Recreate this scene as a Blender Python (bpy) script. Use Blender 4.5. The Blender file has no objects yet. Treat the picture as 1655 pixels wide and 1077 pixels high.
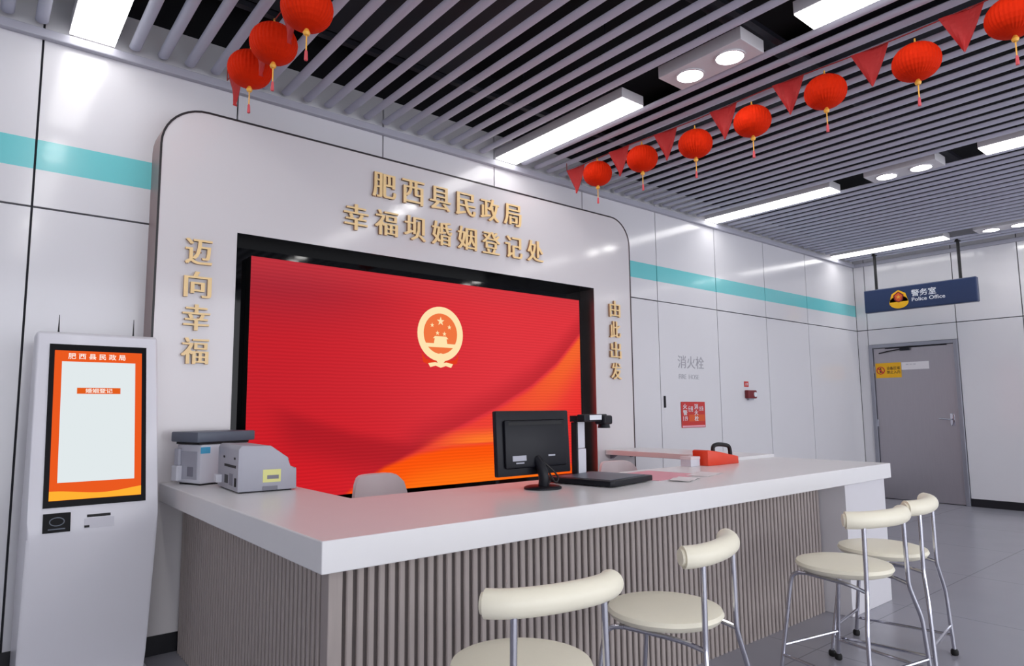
import bpy, bmesh, math, random
from mathutils import Vector, Matrix
random.seed(7)
PI = math.pi
SC = bpy.context.scene
COL = SC.collection

# ------------------------------------------------------------------ camera, world, exposure
cam_d = bpy.data.cameras.new('camera'); cam = bpy.data.objects.new('camera', cam_d); COL.objects.link(cam)
cam_d.sensor_width = 36.0; cam_d.lens = 1067.46 / 1655 * 36
cam_d.shift_x = (827.5 - 807.13) / 1655; cam_d.shift_y = (545.84 - 538.5) / 1655
cam_d.clip_start = 0.05; cam_d.clip_end = 80
yaw, pitch, roll = 0.6764, 0.1081, -0.008
fw = Vector((math.sin(yaw) * math.cos(pitch), math.cos(yaw) * math.cos(pitch), math.sin(pitch)))
rt = Vector((math.cos(yaw), -math.sin(yaw), 0)); up = rt.cross(fw)
r2 = math.cos(roll) * rt + math.sin(roll) * up; u2 = -math.sin(roll) * rt + math.cos(roll) * up
M3 = Matrix((r2, u2, -fw)).transposed()
cam.matrix_world = Matrix.Translation((0, -4.2139, 1.2839)) @ M3.to_4x4()
SC.camera = cam
world = bpy.data.worlds.new('hall_ambient'); SC.world = world; world.use_nodes = True
world.node_tree.nodes['Background'].inputs[0].default_value = (0.622, 0.635, 0.682, 1)
world.node_tree.nodes['Background'].inputs[1].default_value = 4.3
SC.view_settings.view_transform = 'Standard'; SC.view_settings.look = 'None'
SC.view_settings.gamma = 1; SC.view_settings.use_curve_mapping = False
SC.view_settings.exposure = 0.0
STRIP_POWER, DOWN_POWER = 6.3, 38.0

# ------------------------------------------------------------------ materials
def lin(c):
    return tuple((v / 255 / 12.92) if v / 255 <= 0.04045 else ((v / 255 + 0.055) / 1.055) ** 2.4 for v in c)
def mat(name, rgb, rough=0.5, metal=0.0, noise=0.0, nscale=20, coat=0.0, bump=0.0, spec=None, aniso=None):
    m = bpy.data.materials.new(name); m.use_nodes = True
    nt = m.node_tree; b = nt.nodes['Principled BSDF']
    c = (*lin(rgb), 1)
    b.inputs['Base Color'].default_value = c
    b.inputs['Roughness'].default_value = rough; b.inputs['Metallic'].default_value = metal
    b.inputs['Coat Weight'].default_value = coat; b.inputs['Coat Roughness'].default_value = 0.08
    if spec is not None: b.inputs['Specular IOR Level'].default_value = spec
    if noise or bump:
        tc = nt.nodes.new('ShaderNodeTexCoord'); n = nt.nodes.new('ShaderNodeTexNoise')
        n.inputs['Scale'].default_value = nscale; n.inputs['Detail'].default_value = 4
        if aniso:
            mp = nt.nodes.new('ShaderNodeMapping'); mp.inputs['Scale'].default_value = aniso
            nt.links.new(tc.outputs['Object'], mp.inputs[0]); nt.links.new(mp.outputs[0], n.inputs['Vector'])
        else:
            nt.links.new(tc.outputs['Object'], n.inputs['Vector'])
        if noise:
            mx = nt.nodes.new('ShaderNodeMix'); mx.data_type = 'RGBA'
            mx.inputs[6].default_value = (*[v * (1 - noise) for v in c[:3]], 1)
            mx.inputs[7].default_value = (*[min(1, v * (1 + noise)) for v in c[:3]], 1)
            nt.links.new(n.outputs['Fac'], mx.inputs[0]); nt.links.new(mx.outputs[2], b.inputs['Base Color'])
        if bump:
            bp = nt.nodes.new('ShaderNodeBump'); bp.inputs['Strength'].default_value = bump; bp.inputs['Distance'].default_value = 0.01
            nt.links.new(n.outputs['Fac'], bp.inputs['Height']); nt.links.new(bp.outputs[0], b.inputs['Normal'])
    return m
def emit(name, rgb, strength=1.0):
    m = bpy.data.materials.new(name); m.use_nodes = True
    nt = m.node_tree; nt.nodes.clear()
    e = nt.nodes.new('ShaderNodeEmission'); o = nt.nodes.new('ShaderNodeOutputMaterial')
    e.inputs[0].default_value = (*lin(rgb), 1); e.inputs[1].default_value = strength
    nt.links.new(e.outputs[0], o.inputs[0]); return m

M = dict(
    panel=mat('wall_enamel_panel', (225, 224, 228), 0.16, noise=0.015, nscale=3, coat=0.25),
    stripe=mat('turquoise_band', (118, 208, 212), 0.2, noise=0.02, nscale=4, coat=0.2),
    seam=mat('dark_seam', (52, 52, 60), 0.7, noise=0.05),
    feature=mat('ivory_lacquer', (222, 218, 220), 0.14, noise=0.012, nscale=2, coat=0.3),
    bronze=mat('bronze_trim', (150, 126, 124), 0.4, 0.1, noise=0.05),
    edgedark=mat('dark_edge_line', (34, 30, 34), 0.45, noise=0.05),
    baseb=mat('black_baseboard', (16, 16, 24), 0.4, noise=0.1),
    floor=None, black=mat('black_void', (12, 12, 18), 0.9, noise=0.2, nscale=4),
    duct=mat('dark_duct', (26, 27, 38), 0.6, noise=0.1),
    slat=mat('grey_ceiling_baffle', (188, 190, 206), 0.45, noise=0.02, nscale=6),
    ctrim=mat('ceiling_edge_trim', (176, 176, 188), 0.4, noise=0.02),
    housing=mat('white_lamp_housing', (214, 212, 216), 0.45, noise=0.01),
    diff=emit('strip_diffuser', (255, 253, 252), STRIP_POWER),
    disc=emit('downlight_disc', (255, 253, 250), DOWN_POWER),
    gloss=mat('black_gloss', (5, 6, 9), 0.05, noise=0.1, spec=0.22),
    mirror=mat('glow_catching_steel', (205, 196, 196), 0.42, 1.0, noise=0.03),  # bright metal, chosen so one recess side picks up the red screen glow
    blackp=mat('black_plastic', (19, 20, 28), 0.42, noise=0.05, nscale=30, spec=0.3),
    blackm=mat('black_matte', (14, 14, 18), 0.6, noise=0.08),
    stone=mat('white_quartz_top', (238, 237, 238), 0.26, noise=0.012, nscale=14, spec=0.3),
    white=mat('white_paint', (226, 224, 228), 0.35, noise=0.01),
    slatw=mat('taupe_fluted_board', (176, 165, 160), 0.5, noise=0.08, nscale=12, aniso=(8, 8, 0.6)),
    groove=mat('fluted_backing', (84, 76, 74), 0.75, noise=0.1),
    groove_shade=mat('fluted_backing_shaded', (48, 42, 42), 0.75, noise=0.1),  # darker copy of the backing, deepens groove shade on the counter side
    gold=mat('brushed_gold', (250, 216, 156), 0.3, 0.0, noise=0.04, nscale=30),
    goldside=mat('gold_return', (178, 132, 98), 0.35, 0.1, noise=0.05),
    cream=mat('cream_leather', (252, 246, 224), 0.42, noise=0.015, nscale=40, bump=0.03),
    chrome=mat('chrome', (205, 205, 214), 0.12, 1.0, noise=0.03),
    rubber=mat('black_rubber', (14, 13, 16), 0.7, noise=0.1),
    kiosk=mat('kiosk_white', (232, 231, 238), 0.3, noise=0.008, nscale=5, coat=0.15),
    kblack=mat('kiosk_bezel_black', (8, 7, 13), 0.4, noise=0.05, spec=0.15),
    kface=mat('kiosk_pale_label', (214, 213, 222), 0.4, noise=0.02),
    greyl=mat('light_grey_plastic', (176, 177, 188), 0.45, noise=0.02, nscale=30),
    whitep=mat('white_printer_plastic', (218, 219, 228), 0.4, noise=0.015, nscale=30),
    slate=mat('slate_grey_lid', (92, 100, 114), 0.4, noise=0.04, nscale=30),
    greyd=mat('mid_grey_plastic', (128, 128, 140), 0.5, noise=0.03),
    blue=mat('blue_sticker', (74, 172, 214), 0.45, noise=0.04),
    yellowl=mat('pale_yellow_sticker', (232, 232, 150), 0.5, noise=0.04),
    paper=mat('white_paper', (240, 236, 238), 0.7, noise=0.02),
    pink=mat('pink_paper', (240, 172, 186), 0.65, noise=0.03),
    orange=mat('orange_red_case', (232, 66, 34), 0.4, noise=0.04),
    steel=mat('stainless_door', (176, 172, 178), 0.34, 0.75, noise=0.05, nscale=6, aniso=(1, 12, 0.7), bump=0.06),
    steelf=mat('steel_frame', (158, 160, 170), 0.35, 0.7, noise=0.03),
    yellow=mat('warning_yellow', (247, 186, 22), 0.5, noise=0.03),
    dkred=mat('alarm_dark_red', (120, 26, 34), 0.4, noise=0.05),
    red=mat('sign_red', (206, 52, 46), 0.45, noise=0.04),
    signor=mat('sign_orange', (222, 92, 40), 0.45, noise=0.04),
    navy=mat('sign_navy', (36, 54, 92), 0.35, noise=0.04),
    ink=mat('grey_lettering', (166, 165, 172), 0.5, noise=0.03),
    inkl=mat('faint_grey_lettering', (178, 177, 184), 0.5, noise=0.03),
    inkd=mat('dark_lettering', (70, 46, 20), 0.5, noise=0.05),
    wlet=mat('white_lettering', (232, 236, 242), 0.5, noise=0.02),
    lantern=mat('red_honeycomb_paper', (212, 40, 4), 0.75, spec=0.1, noise=0.06, nscale=40),
    pennant=mat('red_pennant_cloth', (186, 34, 34), 0.65, noise=0.06, nscale=60),
    tassel=mat('pink_red_tassel', (214, 84, 92), 0.7, noise=0.08),
    tgold=mat('yellow_gold_bead', (240, 178, 70), 0.4, noise=0.06),
    cord=mat('red_cord', (150, 36, 34), 0.7, noise=0.08),
    shell=mat('white_chair_shell', (226, 214, 216), 0.4, noise=0.015),
    cable=mat('black_cable', (30, 24, 26), 0.5, noise=0.1),
)
# polished grey floor with large tiles
def floor_mat():
    m = mat('polished_grey_floor', (160, 160, 170), 0.24, noise=0.07, nscale=2.2)
    nt = m.node_tree; b = nt.nodes['Principled BSDF']
    tc = nt.nodes.new('ShaderNodeTexCoord'); br = nt.nodes.new('ShaderNodeTexBrick')
    br.offset = 0.0; br.inputs['Scale'].default_value = 1.0
    br.inputs['Brick Width'].default_value = 1.2; br.inputs['Row Height'].default_value = 1.2
    br.inputs['Mortar Size'].default_value = 0.004; br.inputs['Mortar Smooth'].default_value = 0.3
    nt.links.new(tc.outputs['Object'], br.inputs['Vector'])
    src = b.inputs['Base Color'].links[0].from_socket
    mx = nt.nodes.new('ShaderNodeMix'); mx.data_type = 'RGBA'
    nt.links.new(br.outputs['Fac'], mx.inputs[0]); nt.links.new(src, mx.inputs[6])
    mx.inputs[7].default_value = (*lin((132, 132, 142)), 1)
    nt.links.new(mx.outputs[2], b.inputs['Base Color'])
    return m
M['floor'] = floor_mat()

# ------------------------------------------------------------------ helpers
def obj(name, bm, mats, parent=None, loc=None, smooth=False, rot=None):
    bmesh.ops.recalc_face_normals(bm, faces=bm.faces[:])
    me = bpy.data.meshes.new(name); bm.to_mesh(me); bm.free()
    for mm in (mats if isinstance(mats, (list, tuple)) else [mats]): me.materials.append(mm)
    if smooth:
        for p in me.polygons: p.use_smooth = True
        me.set_sharp_from_angle(angle=math.radians(38))
    o = bpy.data.objects.new(name, me); COL.objects.link(o)
    if parent: o.parent = parent
    if loc: o.location = loc
    if rot: o.rotation_euler = rot
    return o
def tag(o, label, cat, group=None):
    o['label'] = label; o['category'] = cat
    if group: o['group'] = group
    return o
def thing(name, label, cat, loc=(0, 0, 0), rz=0.0, group=None):
    o = bpy.data.objects.new(name, None); COL.objects.link(o); o.empty_display_size = 0.1
    o.location = loc; o.rotation_euler = (0, 0, rz)
    return tag(o, label, cat, group)
def struct(o): o['kind'] = 'structure'; return o
def part_label(o, s): o['label'] = s; return o
def dup(root, label=None, loc=None, rz=None):
    r = root.copy(); COL.objects.link(r)
    if label: r['label'] = label
    if loc: r.location = loc
    if rz is not None: r.rotation_euler = (0, 0, rz)
    for ch in list(root.children):
        c = ch.copy(); COL.objects.link(c); c.parent = r
        for g in list(ch.children):
            d = g.copy(); COL.objects.link(d); d.parent = c
    return r
def box(bm, x0, x1, y0, y1, z0, z1, bev=0.0, mi=0, seg=2, T=None):
    r = bmesh.ops.create_cube(bm, size=1.0)
    vs = r['verts']
    for v in vs:
        v.co = Vector(((x0 + x1) / 2 + v.co.x * (x1 - x0), (y0 + y1) / 2 + v.co.y * (y1 - y0), (z0 + z1) / 2 + v.co.z * (z1 - z0)))
    fs = list({f for v in vs for f in v.link_faces})
    for f in fs: f.material_index = mi
    if bev > 0:
        es = list({e for v in vs for e in v.link_edges})
        rb = bmesh.ops.bevel(bm, geom=es, offset=bev, segments=seg, affect='EDGES', profile=0.5)
        vs = rb['verts'] + [v for v in vs if v.is_valid]
        for f in rb['faces']: f.material_index = mi
        vs = list({v for v in vs if v.is_valid})
    if T is not None:
        for v in vs: v.co = T @ v.co
    return vs
def BM(): return bmesh.new()
def B(*a, **k):
    bm = BM(); box(bm, *a, **k); return bm
def tube(bm, pts, r, seg=10, caps=True, mi=0, radii=None, roundcap=False):
    pts = [Vector(p) for p in pts]
    if roundcap:
        rr = r
        d0 = (pts[0] - pts[1]).normalized(); d1 = (pts[-1] - pts[-2]).normalized()
        a = [pts[0] + d0 * rr * math.sin(t) for t in (1.45, 1.0, 0.5)]
        z = [pts[-1] + d1 * rr * math.sin(t) for t in (0.5, 1.0, 1.45)]
        radii = [rr * math.cos(t) for t in (1.45, 1.0, 0.5)] + [rr] * len(pts) + [rr * math.cos(t) for t in (0.5, 1.0, 1.45)]
        pts = a + pts + z
    n = len(pts); tans = []
    for i in range(n):
        t = (pts[min(i + 1, n - 1)] - pts[max(i - 1, 0)]); tans.append(t.normalized())
    ref = Vector((0, 0, 1)) if abs(tans[0].z) < 0.9 else Vector((1, 0, 0))
    nrm = (ref - tans[0] * ref.dot(tans[0])).normalized()
    rings = []
    for i in range(n):
        nrm = (nrm - tans[i] * nrm.dot(tans[i])).normalized(); bn = tans[i].cross(nrm)
        R = radii[i] if radii else r
        rings.append([bm.verts.new(pts[i] + (nrm * math.cos(2 * PI * k / seg) + bn * math.sin(2 * PI * k / seg)) * R) for k in range(seg)])
    for i in range(n - 1):
        for k in range(seg):
            f = bm.faces.new((rings[i][k], rings[i][(k + 1) % seg], rings[i + 1][(k + 1) % seg], rings[i + 1][k])); f.material_index = mi
    if caps:
        bm.faces.new(rings[0][::-1]).material_index = mi; bm.faces.new(rings[-1]).material_index = mi
def smooth_path(ctrl, n=8):
    P = [Vector(p) for p in ctrl]; P = [P[0] * 2 - P[1]] + P + [P[-1] * 2 - P[-2]]
    out = []
    for i in range(1, len(P) - 2):
        for k in range(n):
            t = k / n; a, b, c, d = P[i - 1], P[i], P[i + 1], P[i + 2]
            out.append(0.5 * ((2 * b) + (c - a) * t + (2 * a - 5 * b + 4 * c - d) * t * t + (3 * b - a - 3 * c + d) * t ** 3))
    out.append(P[-2]); return out
def lathe(bm, prof, seg=24, sx=1.0, sy=1.0, mi=0, flute=None, c=(0, 0, 0)):
    rings = []
    for (r, z) in prof:
        if r < 1e-6: rings.append([bm.verts.new((c[0], c[1], c[2] + z))])
        else:
            ring = []
            for k in range(seg):
                rr = r * (1 - (flute if (flute and k % 2) else 0))
                a = 2 * PI * k / seg
                ring.append(bm.verts.new((c[0] + rr * sx * math.cos(a), c[1] + rr * sy * math.sin(a), c[2] + z)))
            rings.append(ring)
    for a, b in zip(rings, rings[1:]):
        for k in range(seg):
            if len(a) == 1 and len(b) == 1: continue
            if len(a) == 1: f = bm.faces.new((a[0], b[(k + 1) % seg], b[k]))
            elif len(b) == 1: f = bm.faces.new((a[k], a[(k + 1) % seg], b[0]))
            else: f = bm.faces.new((a[k], a[(k + 1) % seg], b[(k + 1) % seg], b[k]))
            f.material_index = mi
    if len(rings[0]) > 1: bm.faces.new(rings[0][::-1]).material_index = mi
    if len(rings[-1]) > 1: bm.faces.new(rings[-1]).material_index = mi
def prism(bm, poly, f, d0, d1, mi=0, bev=0.0):
    """poly: 2-D points; f(u, v, d) -> 3-D point; extruded from d0 to d1"""
    a = [bm.verts.new(f(u, v, d0)) for u, v in poly]; b = [bm.verts.new(f(u, v, d1)) for u, v in poly]
    n = len(poly); fs = [bm.faces.new(a), bm.faces.new(b[::-1])]
    for i in range(n): fs.append(bm.faces.new((a[i], b[i], b[(i + 1) % n], a[(i + 1) % n])))
    for q in fs: q.material_index = mi
    if bev:
        es = list({e for q in fs for e in q.edges})
        bmesh.ops.bevel(bm, geom=es, offset=bev, segments=2, affect='EDGES', profile=0.5)
XZ = lambda u, v, d: Vector((u, d, v))         # drawn on a plane facing the hall
YZ = lambda u, v, d: Vector((d, u, v))
XY = lambda u, v, d: Vector((u, v, d))
def circle(cx, cy, rx, ry=None, n=40, a0=0, a1=2 * PI):
    ry = rx if ry is None else ry
    full = abs(a1 - a0 - 2 * PI) < 1e-6
    return [(cx + rx * math.cos(a0 + (a1 - a0) * k / (n if full else n - 1)), cy + ry * math.sin(a0 + (a1 - a0) * k / (n if full else n - 1))) for k in range(n)]
def ring_poly(bm, outer, inner, f, d0, d1, mi=0):
    n = len(outer)
    V = [[bm.verts.new(f(u, v, d)) for u, v in P] for d in (d0, d1) for P in (outer, inner)]
    o0, i0, o1, i1 = V
    for k in range(n):
        j = (k + 1) % n
        for q in ((o0[k], o0[j], i0[j], i0[k]), (o1[k], i1[k], i1[j], o1[j]), (o0[k], o1[k], o1[j], o0[j]), (i0[k], i0[j], i1[j], i1[k])):
            bm.faces.new(q).material_index = mi
def star(cx, cy, r, rot=PI / 2):
    return [(cx + (r if k % 2 == 0 else r * 0.4) * math.cos(rot + k * PI / 5), cy + (r if k % 2 == 0 else r * 0.4) * math.sin(rot + k * PI / 5)) for k in range(10)]
def text_bm(s, h, depth=0.002, width=None, bold=0.0, f=None, align='CENTER', thick=0):
    """Lettering as a mesh: drawn in (u, v) about its own centre, extruded by depth, then mapped by f(u, v, d)."""
    c = bpy.data.curves.new('t', 'FONT'); c.body = s; c.size = 1.0; c.extrude = 0.5; c.offset = bold; c.resolution_u = 3
    o = bpy.data.objects.new('t', c); COL.objects.link(o)
    me = bpy.data.meshes.new_from_object(o.evaluated_get(bpy.context.evaluated_depsgraph_get()))
    bpy.data.objects.remove(o); bpy.data.curves.remove(c)
    bm = BM(); bm.from_mesh(me); bpy.data.meshes.remove(me)
    xs = [v.co.x for v in bm.verts]; ys = [v.co.y for v in bm.verts]
    x0, x1, y0, y1 = min(xs), max(xs), min(ys), max(ys)
    sy = h / (y1 - y0); sx = (width / (x1 - x0)) if width else sy
    if thick:
        g = bm.verts[:] + bm.edges[:] + bm.faces[:]
        r = bmesh.ops.duplicate(bm, geom=g)
        for e in r['geom']:
            if isinstance(e, bmesh.types.BMVert): e.co.x += thick; e.co.z *= 0.97
    for v in bm.verts:
        u = (v.co.x - ((x0 + x1) / 2 if align == 'CENTER' else x0)) * sx; w = (v.co.y - (y0 + y1) / 2) * sy
        v.co = f(u, w, (v.co.z + 0.5) * depth)
    return bm
def face_hall(x, y, z): return lambda u, v, d: Vector((x + u, y - d, z + v))      # read from the hall side of the back wall
def face_end(x, y, z): return lambda u, v, d: Vector((x - d, y - u, z + v))       # read on the end wall

# ------------------------------------------------------------------ room shell
XE = 10.095; ZW = 3.31; ZS = 3.375
fl = struct(obj('floor', B(-4, XE + 0.3, -9, 0.3, -0.1, 0.0), M['floor']))
def panel_wall(name, cuts, along, zr, skip=None):
    bm = BM(); G = 0.0055
    for a, b in zip(cuts, cuts[1:]):
        rows = [(0.0, zr[0], 0), (zr[0], zr[1], 0)]
        for (z0, z1, _) in rows:
            if skip and skip(a, b, z0): continue
            bands = [(z0 + (G if z0 else 0), z1 - G, 0)] if (z0 == 0 or along == 'y') else [(z0 + G, 2.583, 0), (2.583, 2.747, 1), (2.747, z1, 0)]
            for (s, e, mi) in bands:
                if along == 'x': box(bm, a + G, b - G, 0.0, 0.03, s, e, mi=mi)
                else: box(bm, XE, XE + 0.03, a + G, b - G, s, e, mi=mi)
    if along == 'x': box(bm, cuts[0], cuts[-1] + 0.2, 0.03, 0.2, 0, 3.6, mi=2)
    else: box(bm, XE + 0.03, XE + 0.2, cuts[0], cuts[-1], 0, 3.6, mi=2)
    return struct(obj(name, bm, [M['panel'], M['stripe'], M['seam']]))
cx_cuts = [-3.95, -2.9, -1.85, -0.83, 0.203, 1.24, 2.289, 3.34, 4.391, 5.473, 6.531, 7.58, 8.634, XE]
panel_wall('wall_back', cx_cuts, 'x', (2.376, 3.6), skip=lambda a, b, z: a == 5.473 and z == 0)
DY0, DY1, DZ = -1.25, -0.148, 2.155
panel_wall('wall_right', [-9, -8, -7, -6, -5.0, -4.0, -3.0, -1.96, DY0, DY1, 0.0], 'y', (2.376, 3.6), skip=lambda a, b, z: a == DY0 and z == 0)
struct(obj('baseboard_back', B(-3.9, 0.775, -0.006, 0.0, 0.0, 0.105), M['baseb']))
bm = B(4.82, 5.46, -0.006, 0, 0, 0.105); box(bm, 6.54, XE - 0.005, -0.006, 0, 0, 0.105)
struct(obj('baseboard_back_far', bm, M['baseb'])).name = 'baseboard_far'
struct(obj('baseboard_right', B(XE - 0.006, XE, -9, DY0 - 0.005, 0, 0.1), M['baseb']))
struct(obj('trim_1', B(-3.9, XE - 0.05, -0.045, 0.0, ZW, ZW + 0.05, bev=0.006), M['ctrim']))
struct(obj('trim_2', B(XE - 0.045, XE, -9, 0.0, ZW, ZW + 0.05, bev=0.006), M['ctrim']))
struct(obj('added_wall_left', B(-4.1, -3.96, -9, 0.0, 0, 3.45), M['panel']))  # added plain wall out of view, evens light from the open left side
# door header filler above the steel door
struct(obj('trim_3', B(XE, XE + 0.03, DY0 + 0.004, DY1 - 0.004, DZ + 0.004, 2.372), M['panel']))

# ceiling: dark void slab, round baffles, carriers and ducts
ceil = struct(obj('ceiling', B(-4, XE + 0.2, -9, 0.2, 4.1, 4.2), M['black']))
def baffle(x):
    bm = BM(); R = 0.022; A = 0.031; H = 0.006
    prof = [(A * math.cos(a), -R * math.sin(a)) for a in [PI * k / 10 for k in range(11)]] + [(-A * 0.8, H), (A * 0.8, H)]
    prism(bm, prof, lambda u, v, d: Vector((x + u, d, ZS + R + v)), -8.5, -0.052)
    return bm
lamp_rows = [0.425, 3.435, 6.425, 9.43]
bm = BM(); box(bm, -4.0, XE + 0.2, 0.2, 0.3, 3.4, 4.1); box(bm, -4.0, XE, 0.0, 0.2, 3.6, 4.1); obj('void_light_block', bm, M['black'], ceil)  # added black sheets all round, keep ambient light out of the ceiling void
bm = BM(); box(bm, XE, XE + 0.2, -9, 0.0, 3.6, 4.1); obj('void_light_block', bm, M['black'], ceil)
bm = BM(); box(bm, -4.1, -4.0, -9, 0.2, ZS + 0.08, 4.1); obj('void_light_block', bm, M['black'], ceil)
bm = BM(); box(bm, -4.0, XE + 0.2, -9.1, -9.0, ZS + 0.08, 4.1); obj('void_light_block', bm, M['black'], ceil)
k = 0; x = 0.052 - 0.15 * 24
while x < XE - 0.1:
    if not any(abs(x - r) < 0.135 for r in lamp_rows):
        obj('slat', baffle(x), M['slat'], ceil, smooth=True)
    x += 0.1494
for y in (-0.75, -2.35, -3.95, -5.6):
    obj('carrier_rail', B(-3.9, XE - 0.02, y - 0.02, y + 0.02, ZS + 0.075, ZS + 0.105), M['duct'], ceil)
obj('duct', B(1.0, 2.6, -6, -0.4, 3.72, 4.05, bev=0.01), M['duct'], ceil)
obj('duct', B(4.6, 5.2, -8, -0.2, 3.78, 4.0, bev=0.01), M['duct'], ceil)
bm = BM(); tube(bm, [(-3, -2.1, 3.7), (XE - .05, -2.1, 3.7)], 0.05); obj('pipe', bm, M['duct'], ceil, smooth=True)

# ------------------------------------------------------------------ ceiling lamps
def strip(loc, label, group=None):
    t = thing('strip_light', label, 'ceiling light', loc, 0, group)
    bm = BM(); W = 0.113; L = 0.69
    box(bm, -W, W, -L, L, 0.004, 0.075, bev=0.004)
    obj('housing', bm, M['housing'], t)
    obj('diffuser', B(-W + 0.004, W - 0.004, -L + 0.004, L - 0.004, -0.004, 0.004), M['diff'], t)
    for y in (-0.45, 0.45):
        bm = BM(); tube(bm, [(0, y, 0.075), (0, y, 4.1 - loc[2])], 0.006, 6); obj('hanger', bm, M['duct'], t)
    return t
def down(loc, label, group=None):
    t = thing('downlight', label, 'ceiling light', loc, 0, group)
    obj('housing', B(-0.125, 0.125, -0.29, 0.29, 0, 0.08, bev=0.004), M['housing'], t)
    for y in (-0.14, 0.14):
        bm = BM(); lathe(bm, [(0.0, -0.006), (0.078, -0.006), (0.078, 0.0), (0, 0.0)], 28)
        lm = obj('lamp', bm, M['disc'], t, loc=(0, y, 0))
        bm = BM(); ring_poly(bm, circle(0, 0, 0.09, n=28), circle(0, 0, 0.079, n=28), XY, -0.008, 0.0)
        obj('rim', bm, M['housing'], lm)
    bm = BM(); tube(bm, [(0, 0, 0.08), (0, 0, 4.1 - loc[2])], 0.006, 6); obj('hanger', bm, M['duct'], t)
    return t
zl = 3.372
names = {
    (0, 0): 'wide bright strip light in the ceiling above the white self-service kiosk',
    (1, 0): 'bright strip light reaching the wall above the gold lettering, beside the red lantern string',
    (1, 1): 'bright strip light cut by the top edge, beyond the larger pair of downlights',
    (2, 0): 'bright strip light above the turquoise band',
    (2, 1): 'bright strip light end cut by the right edge below the pennants',
    (3, 0): 'thin bright strip light just in front of the hanging police sign'}
for i, xr in enumerate(lamp_rows):
    for j in range(3):
        y = (-0.73, -3.30, -5.87)[j]
        lab = names.get((i, j))
        strip((xr, y, zl), lab or 'added strip light out of view in the ceiling rows, for even room light', None if lab else 'added strip lights out of view')  # strips without an own name are added out of view as fill light
dn = {1: 'pair of large round downlights in a white tray near the top of the photo',
      2: 'pair of round downlights in the ceiling at the right, above the hanging police sign',
      3: 'pair of small round downlights farthest away, at the right edge above the hanging sign'}
for i, xr in enumerate(lamp_rows):
    for j, y in enumerate((-2.02, -4.58)):
        lab = dn.get(i) if j == 0 else None
        down((xr, y, zl), lab or 'added twin downlight tray out of view in the ceiling rows, for even room light', None if lab else 'added downlights out of view')  # trays without an own name are added unseen to even the room light

# ------------------------------------------------------------------ feature wall with its screen and lettering
FX0, FX1, FZ, FR, FY = 0.775, 4.80, 3.045, 0.24, -0.2
def rr_outline(x0, x1, z1, r, n=10):
    p = [(x0, 0.0)] + [(x0 + r - r * math.cos(a), z1 - r + r * math.sin(a)) for a in [PI / 2 * k / n for k in range(n + 1)]]
    p += [(x1 - r + r * math.sin(a), z1 - r + r * math.cos(a)) for a in [PI / 2 * k / n for k in range(n + 1)]] + [(x1, 0.0)]
    return p
fw_ = thing('feature_wall', 'large ivory display wall with rounded top corners behind the counter', 'display wall', (2.8, -0.1, 0))
def FL(u, v, d): return Vector((u - 2.8, d + 0.1, v))
OX0, OX1, OZ0, OZ1 = 1.205, 4.312, 0.66, 2.353
bm = BM()
outl = rr_outline(FX0, FX1, FZ, FR); hole = [(OX0, OZ0), (OX0, OZ1), (OX1, OZ1), (OX1, OZ0)]
edges = []
for P in (outl, hole):
    vs = [bm.verts.new(FL(u, v, FY)) for u, v in P]
    for i in range(len(vs)): edges.append(bm.edges.new((vs[i], vs[(i + 1) % len(vs)])))
r = bmesh.ops.triangle_fill(bm, edges=edges, use_beauty=True, use_dissolve=False)
bmesh.ops.dissolve_limit(bm, angle_limit=0.01, verts=bm.verts[:], edges=bm.edges[:])
ex = bmesh.ops.extrude_face_region(bm, geom=bm.faces[:])
for e in ex['geom']:
    if isinstance(e, bmesh.types.BMVert): e.co.y += -FY - 0.002
obj('board', bm, M['feature'], fw_)
# thin dark bronze edge round the sides and top
bm = BM(); o1 = rr_outline(FX0 - 0.012, FX1 + 0.012, FZ + 0.012, FR + 0.012)
for i in range(len(outl) - 1):
    a, b, c, d = outl[i], outl[i + 1], o1[i + 1], o1[i]
    vs = [bm.verts.new(FL(u, v, y)) for y in (FY - 0.004, -0.002) for u, v in (a, b, c, d)]
    for q in ((0, 1, 2, 3), (7, 6, 5, 4), (0, 4, 5, 1), (2, 6, 7, 3), (1, 5, 6, 2), (3, 7, 4, 0)): bm.faces.new([vs[t] for t in q])
bmesh.ops.remove_doubles(bm, verts=bm.verts[:], dist=1e-5)
bm.normal_update()
for f_ in bm.faces: f_.material_index = 1 if abs(f_.normal.y) > 0.9 else 0
part_label(obj('edge_trim', bm, [M['bronze'], M['edgedark']], fw_), 'dark bronze edge trim')
# black glossy lining of the recess; right side bright metal for the screen glow
bm = BM(); e = 0.006
for (a, b, y0, y1, z0, z1) in ((OX0, OX1, -0.03, -0.01, OZ0, OZ1), (OX0, OX0 + e, FY - .002, -0.03, OZ0, OZ1), (OX1 - e, OX1, FY - .002, -0.03, OZ0, OZ1),
                               (OX0 + e, OX1 - e, FY - .002, -0.03, OZ1 - e, OZ1), (OX0 + e, OX1 - e, FY - .002, -0.03, OZ0, OZ0 + e)):
    box(bm, a - 2.8, b - 2.8, y0 + 0.1, y1 + 0.1, z0, z1, mi=1 if a == OX1 - e else 0)
part_label(obj('recess_lining', bm, [M['gloss'], M['mirror']], fw_), 'glossy black lining around the screen')
bm = B(FX0 - 2.8, FX1 - 2.8, FY + 0.1 - 0.008, FY + 0.1, 0, 0.1)
part_label(obj('baseboard', bm, M['baseb'], fw_), 'black baseboard strip')
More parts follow.
